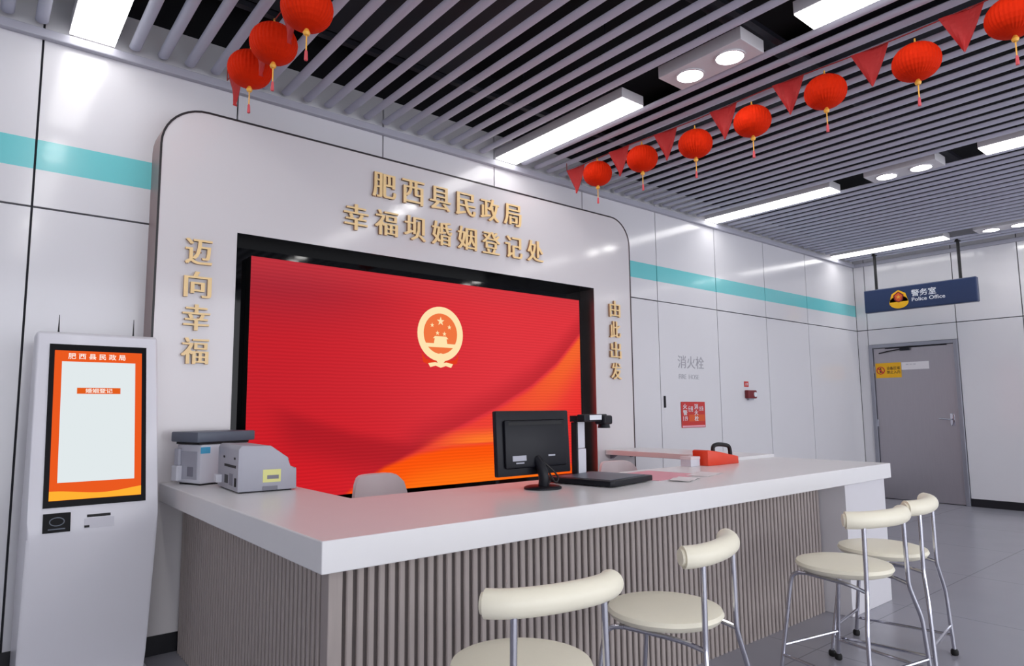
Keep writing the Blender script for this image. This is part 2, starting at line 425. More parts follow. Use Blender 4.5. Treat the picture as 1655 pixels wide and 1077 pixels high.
def glyph(ch, x, z, h, w, dep=0.017):
    bm = text_bm(ch, h, dep, width=w, bold=0.0, f=lambda u, v, d: Vector((x - 2.8 + u, FY + 0.1 - 0.007 - d, z + v)), thick=0.055)
    bm.normal_update()
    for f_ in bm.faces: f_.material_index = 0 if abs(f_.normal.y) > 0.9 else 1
    # stand-off pins reach the board
    for dx in (-w * 0.12, w * 0.12):
        box(bm, x - 2.8 + dx - .004, x - 2.8 + dx + .004, FY + 0.1 - 0.009, FY + 0.1, z - .004, z + .004, mi=1)
    part_label(obj('letter', bm, [M['gold'], M['goldside']], fw_), 'gold raised Chinese character')
for i, ch in enumerate('肥西县民政局'): glyph(ch, 2.18 + i * 0.2335, 2.845, 0.178, 0.176)
for i, ch in enumerate('幸福坝婚姻登记处'): glyph(ch, 1.968 + i * 0.2315, 2.582, 0.178, 0.172)
for i, ch in enumerate('迈向幸福'): glyph(ch, 0.985, 2.2 - i * 0.191, 0.15, 0.14)
for i, ch in enumerate('由此出发'): glyph(ch, 4.555, 2.185 - i * 0.189, 0.15, 0.135)

# LED screen
SX0, SX1, SZ0, SZ1, SY = 1.318, 4.20, 0.735, 2.243, -0.12
led = thing('led_screen', 'wide red video wall showing a gold national emblem, set in the ivory display wall', 'screen', ((SX0 + SX1) / 2, SY + 0.04, SZ0))
def interp(pts, x):
    if x <= pts[0][0]: return pts[0][1]
    for (a, b), (c, d) in zip(pts, pts[1:]):
        if x <= c:
            t = (x - a) / (c - a); t = t * t * (3 - 2 * t) if False else t
            return b + (d - b) * t
    return pts[-1][1]
def sm(a, b, x):
    t = max(0, min(1, (x - a) / (b - a))); return t * t * (3 - 2 * t)
def mixc(a, b, t): return tuple(p + (q - p) * t for p, q in zip(a, b))
def led_colour(u, v):
    c = mixc((196, 34, 44), (222, 54, 62), sm(0.0, 0.75, u))                     # red ground
    c = mixc(c, (160, 42, 56), sm(0.62, 1.0, v) * (1 - sm(0.05, 0.5, u)))         # duller upper left
    c = mixc(c, (206, 56, 64), 0.6 * sm(0.85, 1.0, v))
    c = mixc(c, (214, 26, 34), 0.6 * (1 - sm(0.1, 0.5, v)) * (1 - sm(0.1, 0.5, u)))
    fold = interp([(0, 0.42), (0.11, 0.33), (0.25, 0.245), (0.40, 0.185), (0.5, 0.2)], u)   # dark fold running down to the right
    if u < 0.62:
        d = fold - v
        c = mixc(c, (158, 26, 36), 0.62 * sm(-0.05, 0.02, d) * (1 - sm(0.05, 0.22, d)) * sm(0.02, 0.12, u) * (1 - sm(0.45, 0.62, u)))
    edge = interp([(0.0, -0.12), (0.2, -0.03), (0.29, 0.075), (0.39, 0.165), (0.5, 0.245), (0.67, 0.37), (0.8, 0.49), (0.9, 0.62), (1.0, 0.80)], u)
    d = edge - v
    c = mixc(c, (172, 34, 44), 0.55 * sm(-0.16, -0.01, d) * (1 - sm(-0.01, 0.005, d)) * sm(0.3, 0.45, u))
    if d > 0:
        c = mixc(c, (236, 64, 52), 0.9 * sm(0, 0.03, d) * sm(0.2, 0.35, u))
        c = mixc(c, (246, 112, 44), 0.75 * sm(0.0, 0.04, d) * (1 - sm(0.06, 0.3, d)) * sm(0.6, 1.0, u))
        c = mixc(c, (226, 40, 44), 0.6 * sm(0.2, 0.45, d))
    b2 = interp([(0.15, -0.1), (0.25, 0.04), (0.33, 0.12), (0.42, 0.17), (0.52, 0.195), (0.62, 0.2), (0.75, 0.21), (0.86, 0.15), (1.0, 0.02)], u)
    d = b2 - v
    c = mixc(c, (255, 128, 40), 0.85 * sm(-0.09, -0.005, d) * (1 - sm(0.0, 0.012, d)) * sm(0.40, 0.62, u) * (1 - sm(0.78, 1.0, u)))
    if d > 0:
        c = mixc(c, (250, 84, 12), 0.95 * sm(0, 0.03, d))
        c = mixc(c, (255, 118, 22), 0.8 * sm(0.04, 0.18, d))
    return c
bm = BM(); NX, NZ = 180, 100
cl = bm.loops.layers.float_color.new('picture')
W_ = SX1 - SX0; H_ = SZ1 - SZ0
g = [[bm.verts.new((-W_ / 2 + W_ * i / NX, -0.04, H_ * j / NZ)) for j in range(NZ + 1)] for i in range(NX + 1)]
gc = [[(*lin(led_colour(i / NX, j / NZ)), 1) for j in range(NZ + 1)] for i in range(NX + 1)]
for i in range(NX):
    for j in range(NZ):
        f_ = bm.faces.new((g[i][j], g[i + 1][j], g[i + 1][j + 1], g[i][j + 1]))
        for lp, (a, b) in zip(f_.loops, ((i, j), (i + 1, j), (i + 1, j + 1), (i, j + 1))): lp[cl] = gc[a][b]
dm = bpy.data.materials.new('led_picture'); dm.use_nodes = True
nt = dm.node_tree; nt.nodes.clear()
at_ = nt.nodes.new('ShaderNodeVertexColor'); at_.layer_name = 'picture'
tc = nt.nodes.new('ShaderNodeTexCoord'); wv = nt.nodes.new('ShaderNodeTexWave'); wv.bands_direction = 'Z'
wv.inputs['Scale'].default_value = 14; wv.inputs['Distortion'].default_value = 1.2; wv.inputs['Detail'].default_value = 1
nt.links.new(tc.outputs['Object'], wv.inputs['Vector'])
mr = nt.nodes.new('ShaderNodeMapRange'); mr.inputs[3].default_value = 0.93; mr.inputs[4].default_value = 1.07
nt.links.new(wv.outputs['Fac'], mr.inputs[0])
em = nt.nodes.new('ShaderNodeEmission'); ou = nt.nodes.new('ShaderNodeOutputMaterial')
nt.links.new(at_.outputs[0], em.inputs[0]); nt.links.new(mr.outputs[0], em.inputs[1]); nt.links.new(em.outputs[0], ou.inputs[0])
part_label(obj('display', bm, dm, led), 'glowing red picture with orange waves')
obj('cabinet', B(-W_ / 2, W_ / 2, -0.038, 0.048, 0, H_), M['blackm'], led)
# the emblem shown on the screen
ec = (2.722 - (SX0 + SX1) / 2, 1.845 - SZ0)
E1, E2, E3 = emit('emblem_pale_gold', (255, 228, 176)), emit('emblem_orange_red', (240, 118, 66)), emit('emblem_red', (226, 60, 30))
bm = BM(); prism(bm, circle(ec[0], ec[1] - 0.005, 0.165, 0.18), XZ, -0.041, -0.043)
emb = part_label(obj('emblem', bm, E2, led), 'orange field of the round gold emblem')
bm = BM(); ring_poly(bm, circle(ec[0], ec[1], 0.202, 0.205), circle(ec[0], ec[1] + 0.002, 0.150, 0.152), XZ, -0.043, -0.045)
obj('wreath', bm, E1, emb)
for (dx, dz, r_) in ((0, 0.095, 0.034), (-0.075, 0.062, 0.018), (0.078, 0.055, 0.018), (-0.028, 0.006, 0.018), (0.034, 0.002, 0.018)):
    bm = BM(); prism(bm, star(ec[0] + dx, ec[1] + dz, r_), XZ, -0.043, -0.0445); obj('star', bm, E1, emb)
bm = BM()
prism(bm, [(ec[0] - 0.06, ec[1] - 0.075), (ec[0] - 0.052, ec[1] - 0.035), (ec[0] - 0.068, ec[1] - 0.035), (ec[0] - 0.05, ec[1] - 0.018), (ec[0] + 0.05, ec[1] - 0.018), (ec[0] + 0.068, ec[1] - 0.035), (ec[0] + 0.052, ec[1] - 0.035), (ec[0] + 0.06, ec[1] - 0.075)], XZ, -0.043, -0.0447)
box(bm, ec[0] - 0.155, ec[0] + 0.155, -0.0447, -0.043, ec[1] - 0.10, ec[1] - 0.072)
obj('gatehouse', bm, E1, emb)
bm = BM(); prism(bm, circle(ec[0], ec[1] - 0.185, 0.04, n=20) , XZ, -0.0452, -0.0462); obj('cogwheel', bm, E1, emb)
for s in (-1, 1):
    bm = BM(); prism(bm, [(ec[0] + s * 0.03, ec[1] - 0.205), (ec[0] + s * 0.13, ec[1] - 0.19), (ec[0] + s * 0.165, ec[1] - 0.145), (ec[0] + s * 0.15, ec[1] - 0.215), (ec[0] + s * 0.09, ec[1] - 0.235)], XZ, -0.0425, -0.0428)
    obj('ribbon', bm, E3, emb)
    bm = BM(); prism(bm, [(ec[0], ec[1] - 0.222), (ec[0] + s * 0.05, ec[1] - 0.212), (ec[0] + s * 0.11, ec[1] - 0.222), (ec[0] + s * 0.092, ec[1] - 0.25), (ec[0] + s * 0.045, ec[1] - 0.238), (ec[0], ec[1] - 0.252)], XZ, -0.0452, -0.0465)
    obj('ribbon_tail', bm, E1, emb)

# ------------------------------------------------------------------ fire hydrant cabinet, sign and call point
hy = thing('hydrant_cabinet', 'flush pale grey fire hydrant cabinet door in the back wall, with grey Chinese lettering', 'cabinet', (6.0, 0.015, 0))
obj('door', B(5.477 - 6, 6.527 - 6, -0.015, 0.0149, 0.105, 2.372), M['panel'], hy)
obj('kick_plate', B(5.477 - 6, 6.527 - 6, -0.011, 0.0149, 0.0, 0.1), M['baseb'], hy)
bm = text_bm('消火栓', 0.135, 0.002, width=0.46, f=face_hall(0.005, -0.015, 1.765)); part_label(obj('lettering', bm, M['ink'], hy), 'grey lettering for fire hydrant')
bm = text_bm('FIRE  HOSE', 0.05, 0.002, width=0.35, f=face_hall(-0.04, -0.015, 1.61)); part_label(obj('lettering', bm, M['inkl'], hy), 'faint grey English lettering')
bm = B(-0.485, -0.463, -0.03, -0.015, 1.285, 1.405, bev=0.004); part_label(obj('handle', bm, M['blackp'], hy), 'dark recessed pull handle')
sg = thing('fire_notice', 'red notice with white Chinese text on the hydrant cabinet', 'sign', (6.005, -0.0005, 1.21))
obj('board', B(-0.21, 0.21, -0.008, 0, -0.135, 0.135, bev=0.006), M['red'], sg)
obj('edge_strip', B(-0.20, 0.20, -0.0092, -0.0082, -0.13, -0.112), M['pink'], sg)
obj('patch', B(-0.085, 0.195, -0.0092, -0.0082, -0.07, 0.0), M['signor'], sg)
for (tx, x_, z_, h_, w_) in (('火', -0.15, 0.085, 0.055, 0.075), ('警', -0.15, 0.022, 0.055, 0.075), ('119', -0.15, -0.04, 0.05, 0.075), ('使用', -0.055, 0.06, 0.06, 0.08), ('消', 0.045, 0.085, 0.055, 0.07), ('火', 0.045, 0.022, 0.055, 0.07), ('栓', 0.045, -0.04, 0.055, 0.07), ('方法', 0.135, 0.065, 0.05, 0.08)):
    obj('lettering', text_bm(tx, h_, 0.0015, width=w_, bold=0.01, f=face_hall(x_, -0.0094, z_)), M['wlet'], sg)
al = thing('fire_alarm', 'small dark red fire alarm call point with a white button on the back wall', 'alarm', (7.11, -0.0005, 1.43))
obj('body', B(-0.09, 0.09, -0.05, 0, -0.045, 0.05, bev=0.008), M['dkred'], al)
bm = BM(); tube(bm, [(0.045, -0.05, 0.0), (0.045, -0.06, 0.0)], 0.028, 16); part_label(obj('button', bm, M['wlet'], al, smooth=True), 'white push button')
obj('base', B(-0.05, 0.05, -0.03, 0, -0.065, -0.045), M['greyl'], al)
sl = thing('alarm_label', 'tiny red label just above the fire alarm call point', 'label', (7.06, -0.0005, 1.55))
obj('plate', B(-0.045, 0.045, -0.004, 0, -0.032, 0.032), M['red'], sl)
obj('lettering', text_bm('火警', 0.03, 0.001, width=0.06, f=face_hall(0, -0.0042, 0)), M['wlet'], sl)

# ------------------------------------------------------------------ steel door in the end wall
dr = struct(thing('door_1', 'grey stainless steel door in the end wall below the hanging sign', 'door', (XE + 0.01, (DY0 + DY1) / 2, 0)))
HW = (DY1 - DY0) / 2
bm = BM()
for s in (-1, 1): box(bm, -0.035, 0.08, s * HW - (0.05 if s > 0 else 0), s * HW + (0.05 if s < 0 else 0), 0, DZ, bev=0.004)
box(bm, -0.035, 0.08, -HW + 0.05, HW - 0.05, DZ - 0.05, DZ, bev=0.004)
obj('door_frame', bm, M['steelf'], dr)
obj('leaf', B(-0.004, 0.04, -HW + 0.055, HW - 0.055, 0.008, DZ - 0.055, bev=0.003), M['steel'], dr)
bm = BM(); tube(bm, smooth_path([(-0.005, -0.42, 1.105), (-0.05, -0.42, 1.105), (-0.055, -0.40, 1.105), (-0.055, -0.28, 1.115)], 5), 0.01, 8)
box(bm, -0.012, -0.004, -0.445, -0.395, 1.02, 1.18, bev=0.003)
part_label(obj('door_handle', bm, M['chrome'], dr, smooth=True), 'bright chrome lever handle')
bm = BM(); box(bm, -0.05, -0.004, 0.02, 0.14, DZ - 0.105, DZ - 0.06, bev=0.004)
tube(bm, [(-0.045, 0.12, DZ - 0.085), (-0.06, 0.28, DZ - 0.105), (-0.012, 0.42, DZ - 0.125)], 0.008, 6)
box(bm, -0.012, -0.004, -0.42, 0.34, DZ - 0.068, DZ - 0.057)
part_label(obj('door_closer', bm, M['blackp'], dr), 'dark door closer arm')
for z_ in (0.3, 1.05, 1.8):
    bm = BM(); tube(bm, [(-0.012, HW - 0.053, z_ - 0.05), (-0.012, HW - 0.053, z_ + 0.05)], 0.009, 8); obj('hinge', bm, M['steelf'], dr, smooth=True)
ys = thing('warning_sign', 'yellow prohibition sign with black text on the steel door', 'sign', (XE + 0.0055, -0.385, 1.785))
obj('plate', B(-0.006, 0, -0.165, 0.165, -0.105, 0.105), M['yellow'], ys)
bm = BM(); fo = lambda u, v, d: Vector((-d, -u, v))
ring_poly(bm, circle(-0.1, 0.0, 0.055, n=28), circle(-0.1, 0.0, 0.042, n=28), fo, 0.0062, 0.008)
prism(bm, [(-0.142, 0.03), (-0.13, 0.042), (-0.058, -0.03), (-0.07, -0.042)], fo, 0.0062, 0.0078)
part_label(obj('prohibition_mark', bm, M['red'], ys), 'red prohibition circle')
bm = BM(); prism(bm, circle(-0.1, 0.025, 0.011, n=12), fo, 0.0062, 0.0072); prism(bm, [(-0.115, -0.03), (-0.112, 0.012), (-0.088, 0.012), (-0.085, -0.03)], fo, 0.0062, 0.0072)
obj('pictogram', bm, M['inkd'], ys)
for j, s in enumerate(('设备区域', '禁止入内')):
    obj('lettering', text_bm(s, 0.045, 0.001, width=0.17, bold=0.008, f=lambda u, v, d: Vector((-0.0062 - d, -(0.065 + u), 0.028 - j * 0.055 + v))), M['inkd'], ys)
ws = thing('door_plate', 'narrow white plate on the steel door right of the yellow sign', 'sign', (XE + 0.0055, -0.725, 1.835))
obj('plate', B(-0.005, 0, -0.17, 0.17, -0.052, 0.052), M['paper'], ws)
obj('lettering', text_bm('警务室', 0.018, 0.0008, width=0.13, f=lambda u, v, d: Vector((-0.0052 - d, -(-0.05 + u), 0.02 + v))), M['inkl'], ws)

# hanging sign
hs = thing('hanging_sign', 'navy blue Police Office sign hanging from the ceiling by two black rods', 'sign', (9.75, -0.95, 2.73))
obj('panel', B(-0.045, 0.045, -0.665, 0.665, -0.158, 0.158, bev=0.012), M['navy'], hs)
for y in (0.51, -0.49):
    bm = BM(); tube(bm, [(0, y, 0.158), (0, y, 0.655)], 0.018, 10); lathe(bm, [(0.035, 0.64), (0.035, 0.70)], 14, c=(0, y, 0))
    obj('rod', bm, M['blackm'], hs)
fs = lambda u, v, d: Vector((-0.045 - d, -u, v))
bm = BM()
prism(bm, circle(-0.225, -0.055, 0.118, 0.085, n=30), fs, 0.0005, 0.004)
prism(bm, [(-0.34, -0.05), (-0.31, 0.06), (-0.225, 0.11), (-0.14, 0.06), (-0.11, -0.05)], fs, 0.0005, 0.004)
bdg = part_label(obj('badge', bm, M['yellow'], hs), 'yellow police badge')
bm = BM(); prism(bm, [(-0.29, 0.04), (-0.225, 0.09), (-0.16, 0.04), (-0.175, -0.03), (-0.225, -0.06), (-0.275, -0.03)], fs, 0.0045, 0.006); obj('shield', bm, M['dkred'], bdg)
bm = BM(); prism(bm, [(-0.272, 0.033), (-0.225, 0.073), (-0.178, 0.033), (-0.19, -0.022), (-0.225, -0.045), (-0.26, -0.022)], fs, 0.0065, 0.0075); obj('shield_core', bm, M['signor'], bdg)
bm = BM(); prism(bm, star(-0.225, 0.015, 0.03), fs, 0.008, 0.009); obj('star', bm, M['tgold'], bdg)
obj('lettering', text_bm('警务室', 0.09, 0.002, width=0.29, bold=0.01, f=lambda u, v, d: fs(u + 0.075, v + 0.045, d)), M['wlet'], hs)
obj('lettering', text_bm('Police Office', 0.05, 0.002, width=0.385, bold=0.01, f=lambda u, v, d: fs(u + 0.125, v - 0.04, d)), M['wlet'], hs)

# ------------------------------------------------------------------ reception counter
ct = thing('reception_counter', 'long white topped reception counter with taupe fluted front', 'counter', (2.9, -1.3, 0))
def CT(x0, x1, y0, y1, z0, z1, bm=None, **k):
    bm = bm or BM(); box(bm, x0 - 2.9, x1 - 2.9, y0 + 1.3, y1 + 1.3, z0, z1, **k); return bm
HC = 0.9
bm = BM()
prism(bm, [(0.84 - 2.9, -2.325 + 1.3), (4.905 - 2.9, -2.325 + 1.3), (4.905 - 2.9, -1.50 + 1.3), (1.333 - 2.9, -1.50 + 1.3), (1.333 - 2.9, FY - 0.009 + 1.3), (0.84 - 2.9, FY - 0.009 + 1.3)], XY, 0.803, HC, bev=0.004)
obj('worktop', bm, M['stone'], ct)
sb_ = thing('side_board', 'thin white side board on brackets between the counter and the ivory wall', 'shelf', (4.65, FY - 0.009, 0.872))
obj('board', B(-0.25, 0.255, -1.287, 0.0, 0.008, 0.05, bev=0.004), M['stone'], sb_)
for x_ in (-0.19, 0.07):
    bm = BM(); prism(bm, [(0.0, 0.008), (-0.06, 0.008), (-0.06, 0.0), (-0.01, -0.03), (0.0, -0.03)], YZ, x_, x_ + 0.03); part_label(obj('bracket', bm, M['greyd'], sb_), 'grey wall bracket')
# core boxes behind the fluting
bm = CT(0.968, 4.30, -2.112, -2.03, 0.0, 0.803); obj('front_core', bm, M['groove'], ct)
bm = CT(0.968, 1.05, -2.03, FY - 0.009, 0.0, 0.803); obj('side_core', bm, M['groove_shade'], ct)
def flutes(n, L, w):
    bm = BM()
    for i in range(n):
        c = -L / 2 + L * (i + 0.5) / n
        prism(bm, [(c - w / 2, 0.0), (c - w / 2, -0.008), (c - w / 2 + 0.004, -0.012), (c + w / 2 - 0.004, -0.012), (c + w / 2, -0.008), (c + w / 2, 0.0)], XY, 0.0, 0.803)
    return bm
bm = flutes(82, 3.285, 0.024); o = obj('fluted_front', bm, M['slatw'], ct, loc=((1.012 + 4.297) / 2 - 2.9, -2.112 + 1.3, 0))
L = 1.86; bm = flutes(48, L, 0.021); o = obj('fluted_side', bm, M['slatw'], ct, loc=(0.968 - 2.9, (-2.095 + FY - 0.03) / 2 + 1.3, 0), rot=(0, 0, -PI / 2))
bm = CT(0.953, 1.004, -2.128, -2.08, 0, 0.803, bev=0.004); obj('corner_post', bm, M['slatw'], ct)
bm = CT(4.302, 4.885, -2.285, -2.02, 0, 0.803, bev=0.003); part_label(obj('end_leg', bm, M['white'], ct), 'plain white end leg')

# ------------------------------------------------------------------ self-service kiosk
kk = thing('self_service_kiosk', 'white freestanding self-service kiosk with a tilted lit touchscreen', 'kiosk', (0.5, -0.3, 0))
KW = 0.2625
prof = [(-0.13, 0.02), (-0.13, 0.12), (-0.283, 0.725), (-0.268, 0.80), (-0.084, 1.663), (-0.06, 1.677), (0.07, 1.672), (0.10, 0.9), (0.22, 0.6), (0.22, 0.02)]
bm = BM(); prism(bm, prof, lambda u, v, d: Vector((d, u, v)), -KW, KW)
es = [e for e in bm.edges if all(abs(abs(v.co.x) - KW) < 1e-6 for v in e.verts) and abs(e.verts[0].co.x - e.verts[1].co.x) < 1e-6]
bmesh.ops.bevel(bm, geom=es, offset=0.016, segments=3, affect='EDGES', profile=0.5)
obj('body', bm, M['kiosk'], kk, smooth=True)
bm = BM(); prism(bm, [(-KW - 0.02, -0.19), (KW + 0.02, -0.19), (KW + 0.012, 0.25), (-KW - 0.012, 0.25)], XY, 0.0, 0.022, bev=0.004); obj('base_plate', bm, M['kiosk'], kk)
# upper face frame: origin at the bottom of the tilted face
p0 = Vector((0, -0.268, 0.80)); p1 = Vector((0, -0.09, 1.635)); vz = (p1 - p0).normalized(); nn = Vector((0, -vz.z, vz.y))
def KF(u, v, d): return p0 + Vector((u, 0, 0)) + vz * v + nn * d     # v up along the face, d out of it
fl_len = (p1 - p0).length
bm = BM(); prism(bm, [(-0.208, 0.055), (0.208, 0.055), (0.208, 0.832), (-0.208, 0.832)], KF, 0.0, 0.006)
scn = part_label(obj('touchscreen', bm, M['kblack'], kk), 'black bezel of the touchscreen')
def quad(poly, d0, d1, m, name, par=None):
    bm = BM(); prism(bm, poly, KF, d0, d1); return obj(name, bm, m, par or kk)
R4 = lambda a, b, c, d: [(a, c), (b, c), (b, d), (a, d)]
quad(R4(-0.187, 0.187, 0.085, 0.80), 0.0065, 0.0075, emit('kiosk_screen_orange', (240, 92, 34), 0.95), 'display', scn)
quad(R4(-0.157, 0.157, 0.165, 0.745), 0.0078, 0.0085, emit('kiosk_screen_white', (228, 236, 238), 0.98), 'page', scn)
wpts = [(-0.187 + 0.374 * i / 20, 0.118 + 0.010 * math.cos(i / 20 * 5.5) + 0.004 * (i / 20)) for i in range(21)]
quad([(-0.187, 0.0855), (0.187, 0.0855)] + wpts[::-1], 0.0078, 0.0084, emit('kiosk_screen_gold', (255, 178, 52), 1.0), 'wave', scn)
quad(R4(-0.092, 0.092, 0.585, 0.615), 0.0088, 0.0094, emit('kiosk_button_orange', (232, 96, 30), 0.95), 'screen_button', scn)
ew = emit('kiosk_screen_text', (255, 246, 236), 1.0)
obj('lettering', text_bm('肥 西 县 民 政 局', 0.03, 0.0008, width=0.245, bold=0.01, f=lambda u, v, d: KF(u - 0.01, v + 0.773, 0.0082 + d)), ew, scn)
obj('lettering', text_bm('婚姻登记', 0.022, 0.0008, width=0.115, bold=0.01, f=lambda u, v, d: KF(u, v + 0.60, 0.0097 + d)), ew, scn)
bm = BM(); prism(bm, R4(-0.205, -0.1, -0.055, 0.03), KF, -0.001, 0.008); rd = part_label(obj('card_reader', bm, M['kblack'], kk), 'black card reader window')
bm = BM(); ring_poly(bm, circle(-0.152, -0.008, 0.03, 0.02, n=20), circle(-0.152, -0.008, 0.026, 0.016, n=20), KF, 0.0082, 0.009)
prism(bm, R4(-0.185, -0.12, -0.043, -0.038), KF, 0.0082, 0.009); obj('reader_mark', bm, M['slate'], rd)
bm = BM(); prism(bm, R4(-0.035, 0.06, 0.0, 0.012), KF, -0.001, 0.004); part_label(obj('receipt_slot', bm, M['blackm'], kk), 'dark receipt slot')
bm = BM(); prism(bm, R4(-0.045, 0.075, -0.05, -0.005), KF, -0.001, 0.002); obj('label_plate', bm, M['kface'], kk)
bm = BM(); prism(bm, R4(-0.045, -0.025, -0.046, -0.036), KF, 0.0022, 0.005); part_label(obj('usb_port', bm, M['blackm'], kk), 'small dark port')
for x_ in (-0.165, 0.168):
    bm = BM(); tube(bm, [(x_, 0.04, 1.67), (x_, 0.04, 1.70), (x_, 0.045, 1.775)], 0.004, 8, radii=[0.006, 0.0035, 0.0015]); part_label(obj('antenna', bm, M['blackm'], kk), 'thin dark aerial')

# ------------------------------------------------------------------ printers on the left arm
mf = thing('multifunction_printer', 'white multifunction printer with slate grey scanner lid, beside the ivory wall', 'printer', (1.07, -0.365, HC), math.radians(19))
obj('body', B(-0.15, 0.15, -0.11, 0.105, 0.008, 0.212, bev=0.012), M['whitep'], mf, smooth=True)
obj('foot', B(-0.135, 0.135, -0.095, 0.09, 0.0, 0.008), M['blackm'], mf)
obj('scanner_lid', B(-0.182, 0.17, -0.128, 0.11, 0.224, 0.278, bev=0.008), M['slate'], mf, smooth=True)
obj('scanner_bed', B(-0.155, 0.145, -0.105, 0.1, 0.212, 0.226), M['blackm'], mf)
part_label(obj('sticker', B(-0.15, -0.095, -0.1118, -0.11, 0.165, 0.198), M['blue'], mf), 'blue sticker')
obj('front_panel', B(-0.1535, -0.15, -0.085, 0.075, 0.03, 0.175, bev=0.001), M['greyl'], mf)
obj('paper_tray', B(-0.185, -0.1535, 0.04, 0.09, 0.02, 0.10, bev=0.005), M['whitep'], mf)
obj('side_guide', B(-0.172, -0.1535, 0.05, 0.09, 0.10, 0.19, bev=0.005), M['greyl'], mf)
part_label(obj('vent', B(-0.155, -0.1535, -0.055, -0.005, 0.045, 0.095), M['greyd'], mf), 'grey vent grille')
cp = thing('card_printer', 'light grey card printer with sloped right side, in front of the white printer', 'printer', (1.15, -0.82, HC), math.radians(-3))
bm = BM(); prism(bm, [(-0.135, 0.006), (-0.135, 0.205), (-0.12, 0.222), (0.015, 0.218), (0.103, 0.156), (0.105, 0.112), (0.142, 0.108), (0.144, 0.006)], XZ, -0.19, 0.2, bev=0.006)
obj('body', bm, M['greyl'], cp, smooth=True)
obj('foot', B(-0.12, 0.125, -0.17, 0.18, 0.0, 0.006), M['blackm'], cp)
part_label(obj('sticker', B(-0.02, 0.065, -0.1915, -0.19, 0.045, 0.105), M['yellowl'], cp), 'pale yellow sticker')
obj('sticker_text', B(0.0, 0.055, -0.1925, -0.1916, 0.06, 0.078), M['greyd'], cp)
obj('latch', B(-0.02, 0.05, -0.194, -0.19, 0.008, 0.026), M['greyd'], cp)
part_label(obj('card_slot', B(-0.137, -0.135, -0.15, 0.06, 0.115, 0.127), M['blackm'], cp), 'dark card slot')
for y in (-0.14, 0.06): obj('hole', B(-0.137, -0.135, y, y + 0.025, 0.155, 0.165), M['blackm'], cp)
obj('socket', B(-0.137, -0.135, -0.01, 0.05, 0.035, 0.075), M['blackp'], cp)
obj('vent', B(-0.137, -0.135, -0.1, -0.04, 0.03, 0.085), M['greyd'], cp)
obj('switch', B(-0.14, -0.135, -0.165, -0.145, 0.03, 0.07), M['blackm'], cp)
obj('plug', B(-0.165, -0.135, 0.1, 0.15, 0.03, 0.07, bev=0.004), M['whitep'], cp)

# ------------------------------------------------------------------ monitor, document camera, papers, case
mo = thing('computer_monitor', 'black computer monitor seen from behind on the white counter', 'monitor', (2.20, -1.80, HC))
tilt = Matrix.Rotation(math.radians(-3), 4, 'X')
bm = BM(); T = Matrix.Translation((-0.01, 0.055, 0.22)) @ tilt
box(bm, -0.238, 0.238, -0.012, 0.018, -0.155, 0.155, bev=0.006, T=T); box(bm, -0.20, 0.20, -0.03, -0.01, -0.12, 0.11, bev=0.012, T=T)
cs = obj('casing', bm, M['blackp'], mo, smooth=True)
bm = BM(); box(bm, -0.232, 0.232, 0.018, 0.0195, -0.148, 0.148, T=T); part_label(obj('screen', bm, emit('monitor_light', (205, 70, 74), 0.8), mo), 'lit front of the monitor')
bm = BM(); box(bm, -0.16, -0.075, -0.0316, -0.0298, -0.085, -0.06, T=T); box(bm, -0.14, -0.09, -0.0316, -0.0298, -0.098, -0.092, T=T); part_label(obj('rating_label', bm, M['greyl'], cs), 'pale rating label')
bm = BM(); box(bm, 0.07, 0.115, -0.0316, -0.0298, -0.07, -0.062, T=T); obj('rating_label', bm, M['greyl'], cs)
bm = BM(); box(bm, -0.18, 0.17, -0.0312, -0.0298, 0.085, 0.10, T=T); obj('vent', bm, M['blackm'], cs)
bm = BM(); lathe(bm, [(0.0, 0.0), (0.095, 0.0), (0.095, 0.008), (0.085, 0.013), (0.0, 0.014)], 32, sy=0.92); obj('base', bm, M['blackp'], mo, smooth=True)
bm = BM(); tube(bm, smooth_path([(0, -0.005, 0.01), (0, -0.008, 0.06), (-0.005, 0.01, 0.11), (-0.01, 0.035, 0.14)], 4), 0.026, 12, radii=None); obj('neck', bm, M['blackp'], mo, smooth=True)
bm = BM(); tube(bm, smooth_path([(0.01, 0.03, 0.14), (0.06, 0.0, 0.09), (0.075, -0.03, 0.05), (0.045, -0.04, 0.03), (0.03, -0.02, 0.07), (0.07, 0.02, 0.05), (0.1, 0.06, 0.016), (0.18, 0.14, 0.012)], 6), 0.0045, 6)
obj('cable', bm, M['cable'], mo, smooth=True)
dc = thing('document_camera', 'black flat document camera with upright arm, right of the monitor', 'document camera', (2.62, -1.79, HC), math.radians(10))
bm = BM(); prism(bm, [(-0.205, -0.185), (-0.185, -0.2), (0.2, -0.195), (0.205, -0.175), (0.19, 0.19), (-0.19, 0.2), (-0.205, 0.18)], XY, 0.004, 0.032, bev=0.005)
obj('base', bm, M['blackp'], dc, smooth=True)
bm = BM(); box(bm, -0.17, 0.17, -0.165, 0.15, 0.032, 0.034); obj('mat', bm, M['slate'], dc)
obj('foot', B(-0.17, 0.17, -0.16, 0.16, 0.0, 0.004), M['rubber'], dc)
bm = BM(); box(bm, 0.018, 0.095, 0.15, 0.185, 0.032, 0.165, bev=0.004); box(bm, 0.022, 0.09, 0.153, 0.182, 0.167, 0.315, bev=0.004)
part_label(obj('column', bm, M['whitep'], dc), 'silver white upright column')
bm = BM(); box(bm, 0.006, 0.02, 0.15, 0.188, 0.032, 0.31, bev=0.003); obj('column_spine', bm, M['blackm'], dc)
bm = BM(); box(bm, -0.02, 0.21, 0.08, 0.13, 0.312, 0.352, bev=0.006); box(bm, 0.15, 0.235, 0.06, 0.13, 0.295, 0.345, bev=0.01); box(bm, 0.0, 0.09, 0.12, 0.19, 0.312, 0.345)
